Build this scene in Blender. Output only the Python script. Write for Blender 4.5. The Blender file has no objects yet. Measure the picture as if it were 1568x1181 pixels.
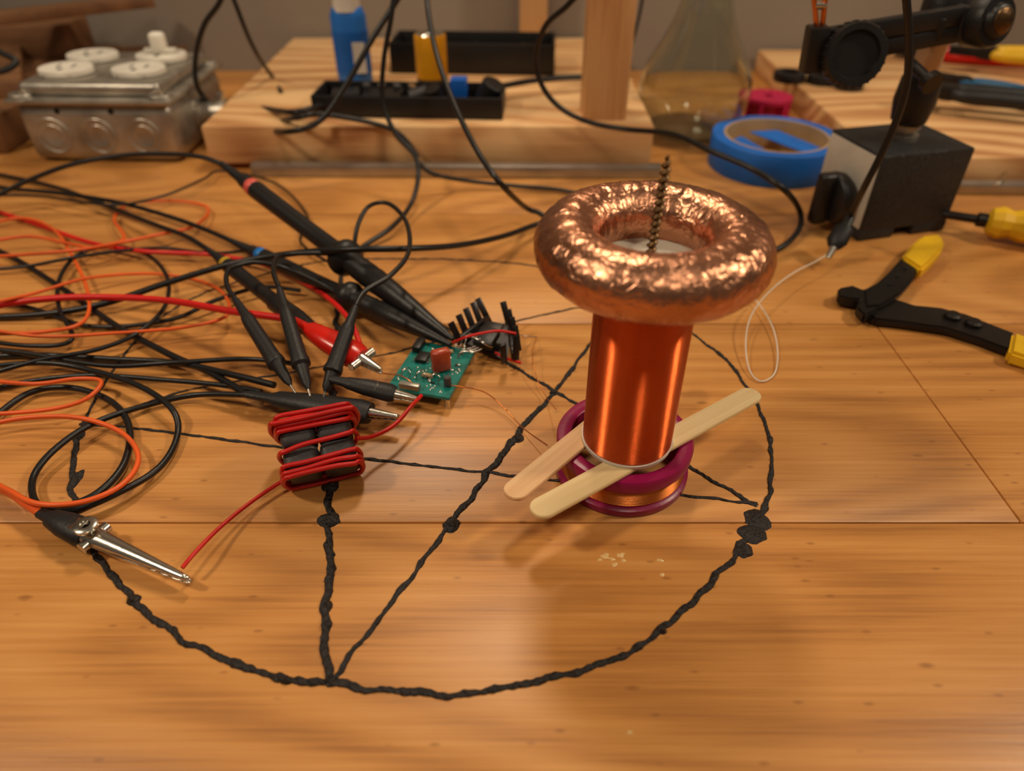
import bpy, bmesh, math, random
from mathutils import Vector, Matrix, noise
random.seed(7)
H=0.211; TH=math.radians(38.0); F=1089.0
# ---- pixel helper: image pixels -> camera-ray points at assumed height z (or assumed distance y)
def P(u,v,z=0.0,y=None):
    a=(u-784)/F; b=(590.5-v)/F
    d=Vector((a, b*math.sin(TH)+math.cos(TH), b*math.cos(TH)-math.sin(TH)))
    s=(y/d.y) if y is not None else ((z-H)/d.z)
    return Vector((0,0,H))+d*s
def PP(l):
    return [P(*p) for p in l]

# ---------------- materials ----------------
def lin(c):
    return tuple(((x/255)/12.92 if x/255<=0.04045 else ((x/255+0.055)/1.055)**2.4) for x in c)+(1,)
def mat(name,c,rough=.5,metal=0,bump=0,bscale=200,var=.15,vscale=40,coat=0,trans=0,ior=1.45,rvar=.0):
    m=bpy.data.materials.new(name); m.use_nodes=True
    nt=m.node_tree; N=nt.nodes; L=nt.links; b=N['Principled BSDF']
    c=lin(c)
    tc=N.new('ShaderNodeTexCoord')
    n=N.new('ShaderNodeTexNoise'); n.inputs['Scale'].default_value=vscale; n.inputs['Detail'].default_value=5
    L.new(tc.outputs['Object'],n.inputs['Vector'])
    r=N.new('ShaderNodeValToRGB')
    r.color_ramp.elements[0].position=.3; r.color_ramp.elements[1].position=.7
    r.color_ramp.elements[0].color=tuple(x*(1-var) for x in c[:3])+(1,)
    r.color_ramp.elements[1].color=tuple(min(1,x*(1+var)) for x in c[:3])+(1,)
    L.new(n.outputs['Fac'],r.inputs['Fac']); L.new(r.outputs['Color'],b.inputs['Base Color'])
    b.inputs['Roughness'].default_value=rough; b.inputs['Metallic'].default_value=metal
    b.inputs['Coat Weight'].default_value=coat; b.inputs['Transmission Weight'].default_value=trans
    b.inputs['IOR'].default_value=ior
    if rvar:
        mr=N.new('ShaderNodeMapRange'); mr.inputs[3].default_value=max(0,rough-rvar); mr.inputs[4].default_value=rough+rvar
        L.new(n.outputs['Fac'],mr.inputs[0]); L.new(mr.outputs[0],b.inputs['Roughness'])
    if bump:
        n2=N.new('ShaderNodeTexNoise'); n2.inputs['Scale'].default_value=bscale; n2.inputs['Detail'].default_value=4
        L.new(tc.outputs['Object'],n2.inputs['Vector'])
        bp=N.new('ShaderNodeBump'); bp.inputs['Strength'].default_value=bump; bp.inputs['Distance'].default_value=.001
        L.new(n2.outputs['Fac'],bp.inputs['Height']); L.new(bp.outputs['Normal'],b.inputs['Normal'])
    return m
def woodmat(name,c1,c2,c3,rough=.4,pitch=None,y0=0,ax='X',rings=1.0,scale=1.0,knots=True,coat=0,along=1.3,across=20,ringw=.15):
    m=bpy.data.materials.new(name); m.use_nodes=True
    nt=m.node_tree; N=nt.nodes; L=nt.links; b=N['Principled BSDF']
    tc=N.new('ShaderNodeTexCoord'); vec=tc.outputs['Object']
    if pitch:
        sp=N.new('ShaderNodeSeparateXYZ'); L.new(vec,sp.inputs[0])
        s=N.new('ShaderNodeMath'); s.operation='SUBTRACT'; s.inputs[1].default_value=y0; L.new(sp.outputs['Y'],s.inputs[0])
        d=N.new('ShaderNodeMath'); d.operation='DIVIDE'; d.inputs[1].default_value=pitch; L.new(s.outputs[0],d.inputs[0])
        f=N.new('ShaderNodeMath'); f.operation='FLOOR'; L.new(d.outputs[0],f.inputs[0])
        g=N.new('ShaderNodeMath'); g.operation='MULTIPLY'; g.inputs[1].default_value=3.71; L.new(f.outputs[0],g.inputs[0])
        gg=N.new('ShaderNodeCombineXYZ'); L.new(g.outputs[0],gg.inputs[0]); L.new(g.outputs[0],gg.inputs[2])
        va=N.new('ShaderNodeVectorMath'); va.operation='ADD'; L.new(vec,va.inputs[0]); L.new(gg.outputs[0],va.inputs[1]); vec=va.outputs[0]
    def mapped(sx,sy,sz):
        mp=N.new('ShaderNodeMapping'); mp.inputs['Scale'].default_value=(sx,sy,sz) if ax=='X' else ((sy,sx,sz) if ax=='Y' else (sy,sz,sx)); L.new(vec,mp.inputs[0]); return mp.outputs[0]
    n0=N.new('ShaderNodeTexNoise'); n0.inputs['Scale'].default_value=1; n0.inputs['Detail'].default_value=1.5; n0.inputs['Roughness'].default_value=.35; L.new(mapped(along*scale,across*.35*scale,across*.35*scale),n0.inputs['Vector'])
    mu=N.new('ShaderNodeMath'); mu.operation='MULTIPLY'; mu.inputs[1].default_value=150*rings; L.new(n0.outputs['Fac'],mu.inputs[0])
    si=N.new('ShaderNodeMath'); si.operation='SINE'; L.new(mu.outputs[0],si.inputs[0])
    mr=N.new('ShaderNodeMapRange'); mr.inputs[1].default_value=-1; mr.inputs[2].default_value=1; L.new(si.outputs[0],mr.inputs[0])
    n1=N.new('ShaderNodeTexNoise'); n1.inputs['Scale'].default_value=1; n1.inputs['Detail'].default_value=6; n1.inputs['Roughness'].default_value=.65; L.new(mapped(12*scale,500*scale,500*scale),n1.inputs['Vector'])
    n2=N.new('ShaderNodeTexNoise'); n2.inputs['Scale'].default_value=1; n2.inputs['Detail'].default_value=6; L.new(mapped(7,16,16),n2.inputs['Vector'])
    a1=N.new('ShaderNodeMath'); a1.operation='MULTIPLY'; a1.inputs[1].default_value=ringw; L.new(mr.outputs[0],a1.inputs[0])
    a2=N.new('ShaderNodeMath'); a2.operation='MULTIPLY_ADD'; a2.inputs[1].default_value=.55; L.new(n1.outputs['Fac'],a2.inputs[0]); L.new(a1.outputs[0],a2.inputs[2])
    a3=N.new('ShaderNodeMath'); a3.operation='MULTIPLY_ADD'; a3.inputs[1].default_value=.42; L.new(n2.outputs['Fac'],a3.inputs[0]); L.new(a2.outputs[0],a3.inputs[2])
    r=N.new('ShaderNodeValToRGB'); e=r.color_ramp.elements
    e[0].position=.36; e[0].color=lin(c3); e[1].position=.80; e[1].color=lin(c1); x=e.new(.56); x.color=lin(c2)
    L.new(a3.outputs[0],r.inputs['Fac']); col=r.outputs['Color']
    if knots:
        for (sx,sy,p0,p1,c,st) in ((9,14,.010,.028,(64,36,18),.85),(20,50,.025,.07,(105,58,26),.5),(60,150,.05,.13,(116,68,34),.42)):
            vo=N.new('ShaderNodeTexVoronoi'); vo.inputs['Scale'].default_value=1; L.new(mapped(sx,sy,sy),vo.inputs['Vector'])
            kr=N.new('ShaderNodeValToRGB'); kr.color_ramp.elements[0].position=p0; kr.color_ramp.elements[0].color=(st,st,st,1); kr.color_ramp.elements[1].position=p1; kr.color_ramp.elements[1].color=(0,0,0,1)
            L.new(vo.outputs['Distance'],kr.inputs['Fac'])
            mx=N.new('ShaderNodeMix'); mx.data_type='RGBA'; L.new(kr.outputs['Color'],mx.inputs[0]); L.new(col,mx.inputs[6]); mx.inputs[7].default_value=lin(c); col=mx.outputs[2]
    L.new(col,b.inputs['Base Color'])
    rr=N.new('ShaderNodeMapRange'); rr.inputs[3].default_value=rough-.07; rr.inputs[4].default_value=rough+.13; L.new(n2.outputs['Fac'],rr.inputs[0]); L.new(rr.outputs[0],b.inputs['Roughness'])
    b.inputs['Coat Weight'].default_value=coat; b.inputs['Coat Roughness'].default_value=.3
    bp=N.new('ShaderNodeBump'); bp.inputs['Strength'].default_value=.5; bp.inputs['Distance'].default_value=.0004
    L.new(a2.outputs[0],bp.inputs['Height']); L.new(bp.outputs['Normal'],b.inputs['Normal'])
    return m

M={}
M['table']=woodmat('varnished_pine',(218,158,90),(197,135,69),(160,104,52),rough=.37,pitch=.1405,y0=.0435,coat=.10)
M['pine']=woodmat('raw_pine',(226,184,132),(204,154,102),(160,104,60),rough=.6,knots=False,rings=.7,ringw=.3)
M['pine_z']=woodmat('raw_pine_upright',(222,180,128),(208,160,108),(178,126,80),rough=.6,ax='Z',knots=False,rings=.3)
M['shaded_wood']=woodmat('shade_darkened_lumber',(140,98,62),(116,78,48),(84,54,32),rough=.6,knots=False,rings=.5)  # browns darkened: shadow over the scrap lumber is painted into the colour
M['stick']=woodmat('birch_stick',(236,214,168),(228,202,152),(214,184,132),rough=.6,knots=False,rings=.15)
M['stick2']=woodmat('birch_stick_pinkish',(236,200,152),(228,186,138),(206,158,110),rough=.6,knots=False,rings=.4)
M['char']=mat('charred_wood',(30,25,24),.5,0,1.0,900,.5,300)
M['black']=mat('black_pvc',(20,19,20),.38,0,.1,500,.2)
M['rubber']=mat('black_rubber',(27,26,28),.5,0,.15,700,.2)
M['plastic']=mat('black_plastic',(24,23,24),.42,0,.15,600,.2)
M['red']=mat('red_silicone',(205,28,24),.38)
M['orange']=mat('orange_pvc',(222,90,30),.42)
M['redhi']=mat('red_plastic',(205,30,18),.25)
M['steel']=mat('galvanised_steel',(172,166,156),.40,.8,.25,90,.25,60,rvar=.12)
M['nickel']=mat('nickel_plate',(205,200,190),.25,1,.1,300,.1)
M['darkmetal']=mat('blued_steel',(44,40,38),.4,.6,.1,300,.2)
M['white']=mat('white_plastic',(222,216,204),.4)
M['offwhite']=mat('white_card',(205,196,180),.6)
M['card']=mat('brown_card',(176,146,108),.7)
M['hole']=mat('dark_recess',(12,10,9),.9)
M['magenta']=mat('magenta_pla',(140,14,72),.32,0,.06,500,.08)
M['pcb']=mat('green_solder_mask',(12,112,104),.35,0,.1,800,.2,200)
M['solder']=mat('solder',(190,185,175),.3,1)
M['cap']=mat('brown_capacitor',(172,66,40),.3,coat=.4)
M['ferrite']=mat('ferrite',(62,60,62),.5,0,.3,400,.15)
M['anod']=mat('black_anodised',(38,34,34),.33,.5,.05)
M['wirecu']=mat('bare_copper_wire',(205,120,60),.3,.9)
M['cast']=mat('black_cast_paint',(34,34,36),.5,0,.8,500,.3,300)
M['alu']=mat('aluminium',(180,178,174),.35,.9,.1,300)
M['bluetape']=mat('blue_masking_tape',(18,98,190),.55,0,.2,500)
M['bluebottle']=mat('blue_bottle_plastic',(40,112,200),.35)
M['yellow']=mat('yellow_plastic',(225,178,30),.4)
M['battery']=mat('battery_yellow_wrap',(232,160,25),.25,.2)
M['pink']=mat('pink_plastic',(185,25,75),.45)
M['bluegrip']=mat('blue_grip_rubber',(30,90,130),.45)
M['wall']=mat('beige_plaster',(136,124,112),.9,0,.3,60,.06,8)
M['floor']=mat('dark_floor',(90,70,55),.7,0,.2,30,.2,5)
M['glass']=mat('flask_glass',(232,238,232),.015,0,0,1,.0,1,trans=1,ior=1.52)
M['glue']=mat('dried_glue',(228,190,125),.25,0,.4,900,.1,coat=.5)
M['whitewire']=mat('white_thin_wire',(225,215,200),.4)
M['bluecomp']=mat('blue_component',(25,95,190),.35)
M['brass']=mat('aged_brass',(96,72,46),.35,.9,.2,600,.3,300)
M['rod']=mat('rod_brushed',(190,165,140),.35,.7)
M['pinkring']=mat('pink_ring',(225,95,85),.4)
M['bluering']=mat('blue_ring',(20,110,190),.4)
M['yellowring']=mat('ochre_ring',(190,150,30),.4)
M['gold']=mat('gold_label',(60,48,30),.4)
M['label']=mat('pale_label_plate',(190,184,172),.45)
M['enamel']=mat('enamelled_copper',(214,102,52),.19,1,0,200,.08,30)
def foil():
    m=mat('copper_foil_tape',(200,143,112),.28,1,0,100,.2,60,rvar=.09)
    nt=m.node_tree; N=nt.nodes; L=nt.links; b=N['Principled BSDF']
    tc=N.new('ShaderNodeTexCoord')
    v=N.new('ShaderNodeTexVoronoi'); v.feature='DISTANCE_TO_EDGE'; v.inputs['Scale'].default_value=140
    n=N.new('ShaderNodeTexNoise'); n.inputs['Scale'].default_value=320; n.inputs['Detail'].default_value=7; n.inputs['Distortion'].default_value=.6
    nd=N.new('ShaderNodeTexNoise'); nd.inputs['Scale'].default_value=120; L.new(tc.outputs['Object'],nd.inputs['Vector'])
    sc=N.new('ShaderNodeVectorMath'); sc.operation='SCALE'; sc.inputs['Scale'].default_value=.012; L.new(nd.outputs['Color'],sc.inputs[0])
    ad=N.new('ShaderNodeVectorMath'); ad.operation='ADD'; L.new(tc.outputs['Object'],ad.inputs[0]); L.new(sc.outputs[0],ad.inputs[1])
    L.new(ad.outputs[0],v.inputs['Vector']); L.new(tc.outputs['Object'],n.inputs['Vector'])
    cl=N.new('ShaderNodeMath'); cl.operation='MINIMUM'; cl.inputs[1].default_value=.06; L.new(v.outputs['Distance'],cl.inputs[0])
    a=N.new('ShaderNodeMath'); a.operation='MULTIPLY_ADD'; a.inputs[1].default_value=3.4
    L.new(cl.outputs[0],a.inputs[0]); L.new(n.outputs['Fac'],a.inputs[2])
    bp=N.new('ShaderNodeBump'); bp.inputs['Strength'].default_value=.42; bp.inputs['Distance'].default_value=.0010
    L.new(a.outputs[0],bp.inputs['Height']); L.new(bp.outputs['Normal'],b.inputs['Normal'])
    return m
M['foil']=foil()

# ---------------- mesh helpers ----------------
def mk(name,verts,faces,m,smooth=True,ang=40):
    me=bpy.data.meshes.new(name); me.from_pydata([tuple(v) for v in verts],[],faces); me.validate()
    bm=bmesh.new(); bm.from_mesh(me); bmesh.ops.recalc_face_normals(bm,faces=bm.faces); bm.to_mesh(me); bm.free()
    me.materials.append(M[m] if isinstance(m,str) else m)
    if smooth:
        for p in me.polygons: p.use_smooth=True
        me.set_sharp_from_angle(angle=math.radians(ang))
    o=bpy.data.objects.new(name,me); bpy.context.scene.collection.objects.link(o); return o
def basis(ax):
    z=Vector(ax).normalized()
    s=z.cross(Vector((0,0,1)))
    if s.length<1e-3: s=Vector((1,0,0))
    s.normalize(); u=s.cross(z).normalized(); return s,u,z
def lathe(name,prof,org,axis,m,segs=32,sx=1,sy=1,closed=False,ang=40):
    s,u,z=basis(axis); org=Vector(org); V=[];Fc=[]
    for t,r in prof:
        for j in range(segs):
            a=2*math.pi*j/segs; V.append(org+z*t+s*(r*math.cos(a)*sx)+u*(r*math.sin(a)*sy))
    n=len(prof)
    for i in range(n if closed else n-1):
        k=(i+1)%n
        for j in range(segs):
            jj=(j+1)%segs; Fc.append((i*segs+j,i*segs+jj,k*segs+jj,k*segs+j))
    if not closed:
        Fc.append(tuple(range(segs))[::-1]); Fc.append(tuple((n-1)*segs+j for j in range(segs)))
    return mk(name,V,Fc,m,True,ang)
def box(name,size,loc,m,rz=0,bev=.001,rot=None,seg=2):
    bm=bmesh.new(); bmesh.ops.create_cube(bm,size=1)
    bmesh.ops.scale(bm,vec=size,verts=bm.verts)
    if bev: bmesh.ops.bevel(bm,geom=list(bm.edges),offset=min(bev,min(size)*.45),segments=seg,affect='EDGES',profile=.5)
    R=(rot if rot is not None else Matrix.Rotation(rz,4,'Z'))
    bm.transform(Matrix.Translation(Vector(loc))@R.to_4x4())
    me=bpy.data.meshes.new(name); bm.to_mesh(me); bm.free(); me.materials.append(M[m])
    for p in me.polygons: p.use_smooth=True
    me.set_sharp_from_angle(angle=math.radians(35))
    o=bpy.data.objects.new(name,me); bpy.context.scene.collection.objects.link(o); return o
def smoothpts(pts,sub=8,closed=False):
    n=len(pts); out=[]
    rng=range(n if closed else n-1)
    for i in rng:
        if closed: p0,p1,p2,p3=[pts[(i+k)%n] for k in (-1,0,1,2)]
        else: p0=pts[max(i-1,0)];p1=pts[i];p2=pts[i+1];p3=pts[min(i+2,n-1)]
        for k in range(sub):
            t=k/sub
            out.append(0.5*((2*p1)+(p2-p0)*t+(2*p0-5*p1+4*p2-p3)*t*t+(3*p1-p0-3*p2+p3)*t**3))
    if not closed: out.append(pts[-1].copy())
    return out
def tube(name,pts,r,m,segs=8,sub=8,closed=False,zmin=None,raw=False):
    pts=[Vector(p) for p in pts]
    c=pts if raw else smoothpts(pts,sub,closed)
    if zmin is not None:
        for p in c: p.z=max(p.z,zmin)
    n=len(c); V=[];Fc=[]
    up=None
    for i in range(n):
        if closed: t=(c[(i+1)%n]-c[i-1])
        else: t=c[min(i+1,n-1)]-c[max(i-1,0)]
        if t.length<1e-9: t=Vector((1,0,0))
        t.normalize()
        if up is None: s,u,_=basis(t)
        else:
            u=(up-t*up.dot(t)).normalized(); s=t.cross(u)
        up=u
        rr=r(i/(n-1)) if callable(r) else r
        for j in range(segs):
            a=2*math.pi*j/segs; V.append(c[i]+s*(rr*math.cos(a))+u*(rr*math.sin(a)))
    for i in range(n if closed else n-1):
        k=(i+1)%n
        for j in range(segs):
            jj=(j+1)%segs; Fc.append((i*segs+j,i*segs+jj,k*segs+jj,k*segs+j))
    if not closed:
        Fc.append(tuple(range(segs))[::-1]); Fc.append(tuple((n-1)*segs+j for j in range(segs)))
    return mk(name,V,Fc,m,True,60)
def prism(name,xy,z0,z1,m,bev=.0004,mtx=None):
    bm=bmesh.new(); vs=[bm.verts.new((p[0],p[1],z0)) for p in xy]; f=bm.faces.new(vs)
    r=bmesh.ops.extrude_face_region(bm,geom=[f]); bmesh.ops.translate(bm,vec=(0,0,z1-z0),verts=[g for g in r['geom'] if isinstance(g,bmesh.types.BMVert)])
    bmesh.ops.recalc_face_normals(bm,faces=bm.faces)
    if bev: bmesh.ops.bevel(bm,geom=list(bm.edges),offset=bev,segments=2,affect='EDGES')
    if mtx is not None: bm.transform(mtx)
    me=bpy.data.meshes.new(name); bm.to_mesh(me); bm.free(); me.materials.append(M[m])
    for p in me.polygons: p.use_smooth=True
    me.set_sharp_from_angle(angle=math.radians(35))
    o=bpy.data.objects.new(name,me); bpy.context.scene.collection.objects.link(o); return o
def prism_px(name,uv,z0,z1,m,bev=.0006):
    pts=[P(u,v,z1) for u,v in uv]
    return prism(name,[(p.x,p.y) for p in pts],z0,z1,m,bev)
def recentre(objs):
    lo=Vector((9,9,9));hi=-lo
    for o in objs:
        for v in o.data.vertices:
            for k in range(3): lo[k]=min(lo[k],v.co[k]);hi[k]=max(hi[k],v.co[k])
    return Vector(((lo.x+hi.x)/2,(lo.y+hi.y)/2,lo.z))
def group(name,parts,keep=False):
    c=Vector((0,0,0)) if keep else recentre(parts)
    e=bpy.data.objects.new(name,None); e.empty_display_size=.01; e.location=c
    bpy.context.scene.collection.objects.link(e)
    for o in parts:
        o.data.transform(Matrix.Translation(-c)); o.parent=e
    return e
def single(o):
    c=recentre([o]); o.data.transform(Matrix.Translation(-c)); o.location=c; return o
def bar(name,a,b,w,t,m,up=Vector((0,0,1)),bev=.0012):
    z=(b-a).normalized(); s=z.cross(up).normalized(); u=s.cross(z)
    return box(name,(w,(b-a).length,t),(a+b)/2,m,rot=Matrix((s,z,u)).transposed(),bev=bev)

# ---------------- room ----------------
WY=.842
o=box('wall_back',(5,.1,2.9),(0,WY+.05,.65),'wall',bev=0)
o=box('floor',(5,4,.05),(0,-.9,-.825),'floor',bev=0)

# ---------------- workbench ----------------
parts=[]
ys=[.184+.1405*k for k in range(-4,5)]
g=.0006
for i,y0 in enumerate(ys):
    y1=min(y0+.1405,WY-.002)
    segsx=[(-1.0,1.0)]
    if abs(y0-.184)<.001: segsx=[(-1.0,.197),(.197,1.0)]
    elif i==6: segsx=[(-1.0,-.46),(-.46,1.0)]
    for a,b in segsx:
        if y1-y0>.01:
            parts.append(box('plank',(b-a-g,y1-y0-g,.03),((a+b)/2,(y0+y1)/2,-.015),'table',bev=.0006))
parts.append(box('sub_top',(1.96,1.2,.02),(0,.24,-.041),'hole',bev=.002))
for sx in (-.9,.9):
    for yy in (-.3,.76):
        parts.append(box('leg',(.09,.09,.75),(sx,yy,-.425),'pine_z',bev=.003))
def w0(w,t): return w(t) if callable(w) else w
def ribbon(pts,w,seed,closed=False):
    c=smoothpts([Vector(p) for p in pts],26,closed); n=len(c); V=[];Fc=[];K=9
    acc=0; prev=None
    for i in range(n):
        t=(c[(i+1)%n]-c[i-1]) if closed else (c[min(i+1,n-1)]-c[max(i-1,0)])
        if prev is not None: acc+=(c[i]-prev).length
        prev=c[i]
        t.z=0; t.normalize(); s=Vector((-t.y,t.x,0))
        q=noise.noise(Vector((acc*90,seed,0)));q2=noise.noise(Vector((acc*260,seed+9,0)))
        wb=w0(w,i/(n-1))
        ww=wb*(1+.5*q+.5*q2)
        off=s*(.6*wb*noise.noise(Vector((acc*120,seed+3,5))))
        for k in range(K):
            f=-1+2*k/(K-1)
            e=1+.28*noise.noise(Vector((acc*600,k*3.1,seed)))
            tw=.5+.5*math.sin(acc*1900+f*2.6+3*q)
            z=.00005+wb*.36*math.sqrt(max(0,1-f*f))*(.5+.7*tw)*(1+.6*q2) if abs(f)<.99 else -.0003
            p=c[i]+off+s*(f*ww*.5*e); V.append((p.x,p.y,z))
    for i in range(n if closed else n-1):
        k2=(i+1)%n
        for k in range(K-1): Fc.append((i*K+k,i*K+k+1,k2*K+k+1,k2*K+k))
    return mk('char_line',V,Fc,'char')
def blob(u,v,rx,ry,seed):
    c=P(u,v); V=[(c.x,c.y,.0016)];Fc=[];S=40; R_=(.2,.4,.6,.8,1.0)
    for ring in R_:
        for j in range(S):
            a=2*math.pi*j/S; e=1+.25*noise.noise(Vector((math.cos(a)*1.2,math.sin(a)*1.2,seed)))+.06*noise.noise(Vector((math.cos(a)*4,math.sin(a)*4,seed)))
            x=c.x+rx*ring*e*math.cos(a); y=c.y+ry*ring*e*math.sin(a)
            z=.0017*(1-ring**2)*(1+.9*noise.noise(Vector((x*500,y*500,seed)))) if ring<1 else -.0002
            V.append((x,y,z))
    for j in range(S):
        Fc.append((0,1+j,1+(j+1)%S))
        for r in range(len(R_)-1): Fc.append((1+r*S+j,1+(r+1)*S+j,1+(r+1)*S+(j+1)%S,1+r*S+(j+1)%S))
    return mk('char_knot',V,Fc,'char')
circ=[(503,1048),(600,1058),(700,1064),(780,1052),(840,1040),(945,1008),(1010,968),(1060,920),(1105,875),(1140,830),(1170,780),(1182,710),(1172,650),(1150,605),(1115,555),(1065,515),(1000,468),(920,435),(850,414),(770,402),(640,397),(500,400),(390,425),(300,455),(225,505),(165,580),(128,650),(112,710),(116,790),(155,860),(205,920),(260,965),(320,1000),(400,1030),(450,1043)]
def cw(t):
    if t<.30: return .0026
    if t<.42: return .0020
    if t<.74: return .0015
    return .0027
parts.append(ribbon([P(*q) for q in circ],cw,1,True))
for i,(l,w) in enumerate([
  ([(503,1046),(497,960),(506,870),(502,795),(506,740),(508,650),(512,540),(518,470),(524,400)],.0033),
  ([(503,1046),(560,975),(625,890),(690,802),(745,730),(800,655),(850,600),(905,525),(960,450)],lambda t:.0021+.0013*math.exp(-((t-.55)/.15)**2)),
  ([(122,650),(240,660),(420,684),(600,708),(780,728),(950,748),(1160,772)],.0016),
  ([(1160,775),(1105,745),(1050,712),(950,655),(850,600),(770,552),(700,512),(610,455),(524,400)],.0020),
  ([(125,655),(280,600),(450,570),(600,541),(700,515),(800,490),(880,472),(960,450)],.0014)]):
    parts.append(ribbon([P(*q) for q in l],w,10+i))
for i,(u,v,rx,ry) in enumerate([(504,797,.0048,.0038),(692,804,.0034,.0042),(1158,797,.0052,.0062),(1152,818,.0058,.0050),(1138,842,.0036,.0044),(205,918,.0028,.0026),(440,1043,.0022,.0015),(505,745,.0038,.0040),(1012,966,.0020,.0016),(848,602,.0022,.0022),(116,735,.0024,.006),(120,668,.0026,.004),(795,672,.0024,.003),(500,930,.0022,.003)]):
    parts.append(blob(u,v,rx,ry,i*2.3))
group('workbench',parts,keep=True)
gl=[]
for i,(u,v,r) in enumerate([(928,852,.0017),(950,850,.0017),(941,864,.0013),(955,858,.0010),(919,857,.0010),(936,856,.0013),(1011,858,.0012),(1014,880,.0010),(965,1122,.0009)]):
    c=P(u,v); V=[(c.x,c.y,.0004)];Fc=[];S=30
    for ring in (.6,1.0):
        for j in range(S):
            a=2*math.pi*j/S; e=1+.9*noise.noise(Vector((math.cos(a)*1.4,math.sin(a)*1.4,i*3.3)))
            V.append((c.x+r*ring*e*math.cos(a),c.y+.6*r*ring*e*math.sin(a),.0003 if ring<1 else 0.0))
    for j in range(S):
        Fc.append((0,1+j,1+(j+1)%S)); Fc.append((1+j,1+S+j,1+S+(j+1)%S,1+(j+1)%S))
    gl.append(mk('drop',V,Fc,'glue'))
group('dried_glue_drops',gl)

# ---------------- tesla coil ----------------
CX,CY=.0455,.2095
parts=[]
pitch=.0005; z0=.0222; z1=.097; prof=[(z0,.0005),(z0,.0172)]
n=int((z1-z0-.001)/pitch)
for i in range(n):
    z=z0+.0005+i*pitch
    for k in range(9):
        a=math.radians(10+160*k/8)
        prof.append((z+pitch/2-pitch/2*math.cos(a)/math.cos(math.radians(10)),.0172+pitch*.42*math.sin(a)))
prof+=[(z1,.0172),(z1,.0005)]
parts.append(lathe('secondary_winding',prof,(CX,CY,0),(0,0,1),'enamel',88,ang=75))
parts.append(lathe('tube_end_ring',[(.0208,.013),(.0208,.0176),(.0224,.0179),(.0224,.013)],(CX,CY,0),(0,0,1),'white',64,closed=True))
parts.append(lathe('top_disc',[(.0966,.0005),(.0966,.0185),(.0985,.0185),(.0985,.0005)],(CX,CY,0),(0,0,1),'offwhite',48))
R,r=.0275,.0110; A,B=260,80; V=[];Fc=[];zc=.1045
for i in range(A):
    a=2*math.pi*i/A
    for j in range(B):
        b=2*math.pi*j/B
        q=Vector((math.cos(a)*(3+math.cos(b)),math.sin(a)*(3+math.cos(b)),math.sin(b)))
        ph=(a*11/math.pi+.5*math.sin(2*a+1)+.12*math.sin(b+a*3))%1.0
        d=.00024*noise.noise(q*1.5)+.00018*noise.noise(q*4.0)+.00010*noise.noise(q*9)
        d+=.00020*ph
        rid=1-abs(noise.noise(Vector((a*12,math.cos(b)*1.0,math.sin(b)*1.0))))*9
        if rid>0: d-=.00020*rid
        rid=1-abs(noise.noise(q*3.1+Vector((9,2,5))))*14
        if rid>0: d-=.00010*rid
        rr=r+d
        V.append((CX+(R+rr*math.cos(b))*math.cos(a),CY+(R+rr*math.cos(b))*math.sin(a),zc+rr*.95*math.sin(b)))
for i in range(A):
    for j in range(B):
        Fc.append((i*B+j,((i+1)%A)*B+j,((i+1)%A)*B+(j+1)%B,i*B+(j+1)%B))
parts.append(mk('toroid_topload',V,Fc,'foil',True,180))
V=[];Fc=[];n=170;S=14;zb,zt=.0985,.1345; bx,by=CX-.0005,CY
for i in range(n+1):
    t=i/n; z=zb+(zt-zb)*t; taper=1 if t<.9 else 1-(t-.9)*7
    for j in range(S):
        a=2*math.pi*j/S
        rr=(.0013+.0005*math.sin(2*math.pi*(z/.0024)-a))*taper
        V.append((bx+.0016*t+rr*math.cos(a),by+rr*math.sin(a),z))
for i in range(n):
    for j in range(S): Fc.append((i*S+j,i*S+(j+1)%S,(i+1)*S+(j+1)%S,(i+1)*S+j))
Fc.append(tuple(n*S+j for j in range(S)))
parts.append(mk('breakout_screw',V,Fc,'brass',True,80))
parts.append(tube('lead_wire',[P(822,515,.001),P(815,540,.006),P(822,580,.004),P(838,610,.003),P(852,628,.012)],.00018,'wirecu',6))
group('tesla_coil',parts)

parts=[]
prof=[(.0,.0215),(.0,.0268),(.0008,.0273),(.0034,.0273),(.0042,.0262),(.0045,.0248),(.0118,.0248),(.0128,.0256),(.0136,.0272),(.0176,.0275),(.0188,.0268),(.019,.0255),(.019,.0228),(.0182,.0216)]
parts.append(lathe('spool_body',prof,(CX,CY+.004,0),(0,0,1),'magenta',96,closed=True,ang=50))
prof=[(.0045,.0247)]
for i in range(12):
    z=.0047+i*.0006; prof+=[(z,.0251),(z+.00015,.0256),(z+.0003,.02575),(z+.00045,.0256)]
prof+=[(.0121,.0247)]
parts.append(lathe('primary_winding',prof,(CX,CY+.004,0),(0,0,1),'wirecu',96,closed=True,ang=180))
parts.append(tube('winding_tail',[P(690,590,.009),P(740,600,.006),P(772,625,.003),P(800,655,.002),P(838,682,.006)],.00025,'wirecu',6))
group('primary_coil_spool',parts)

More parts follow.
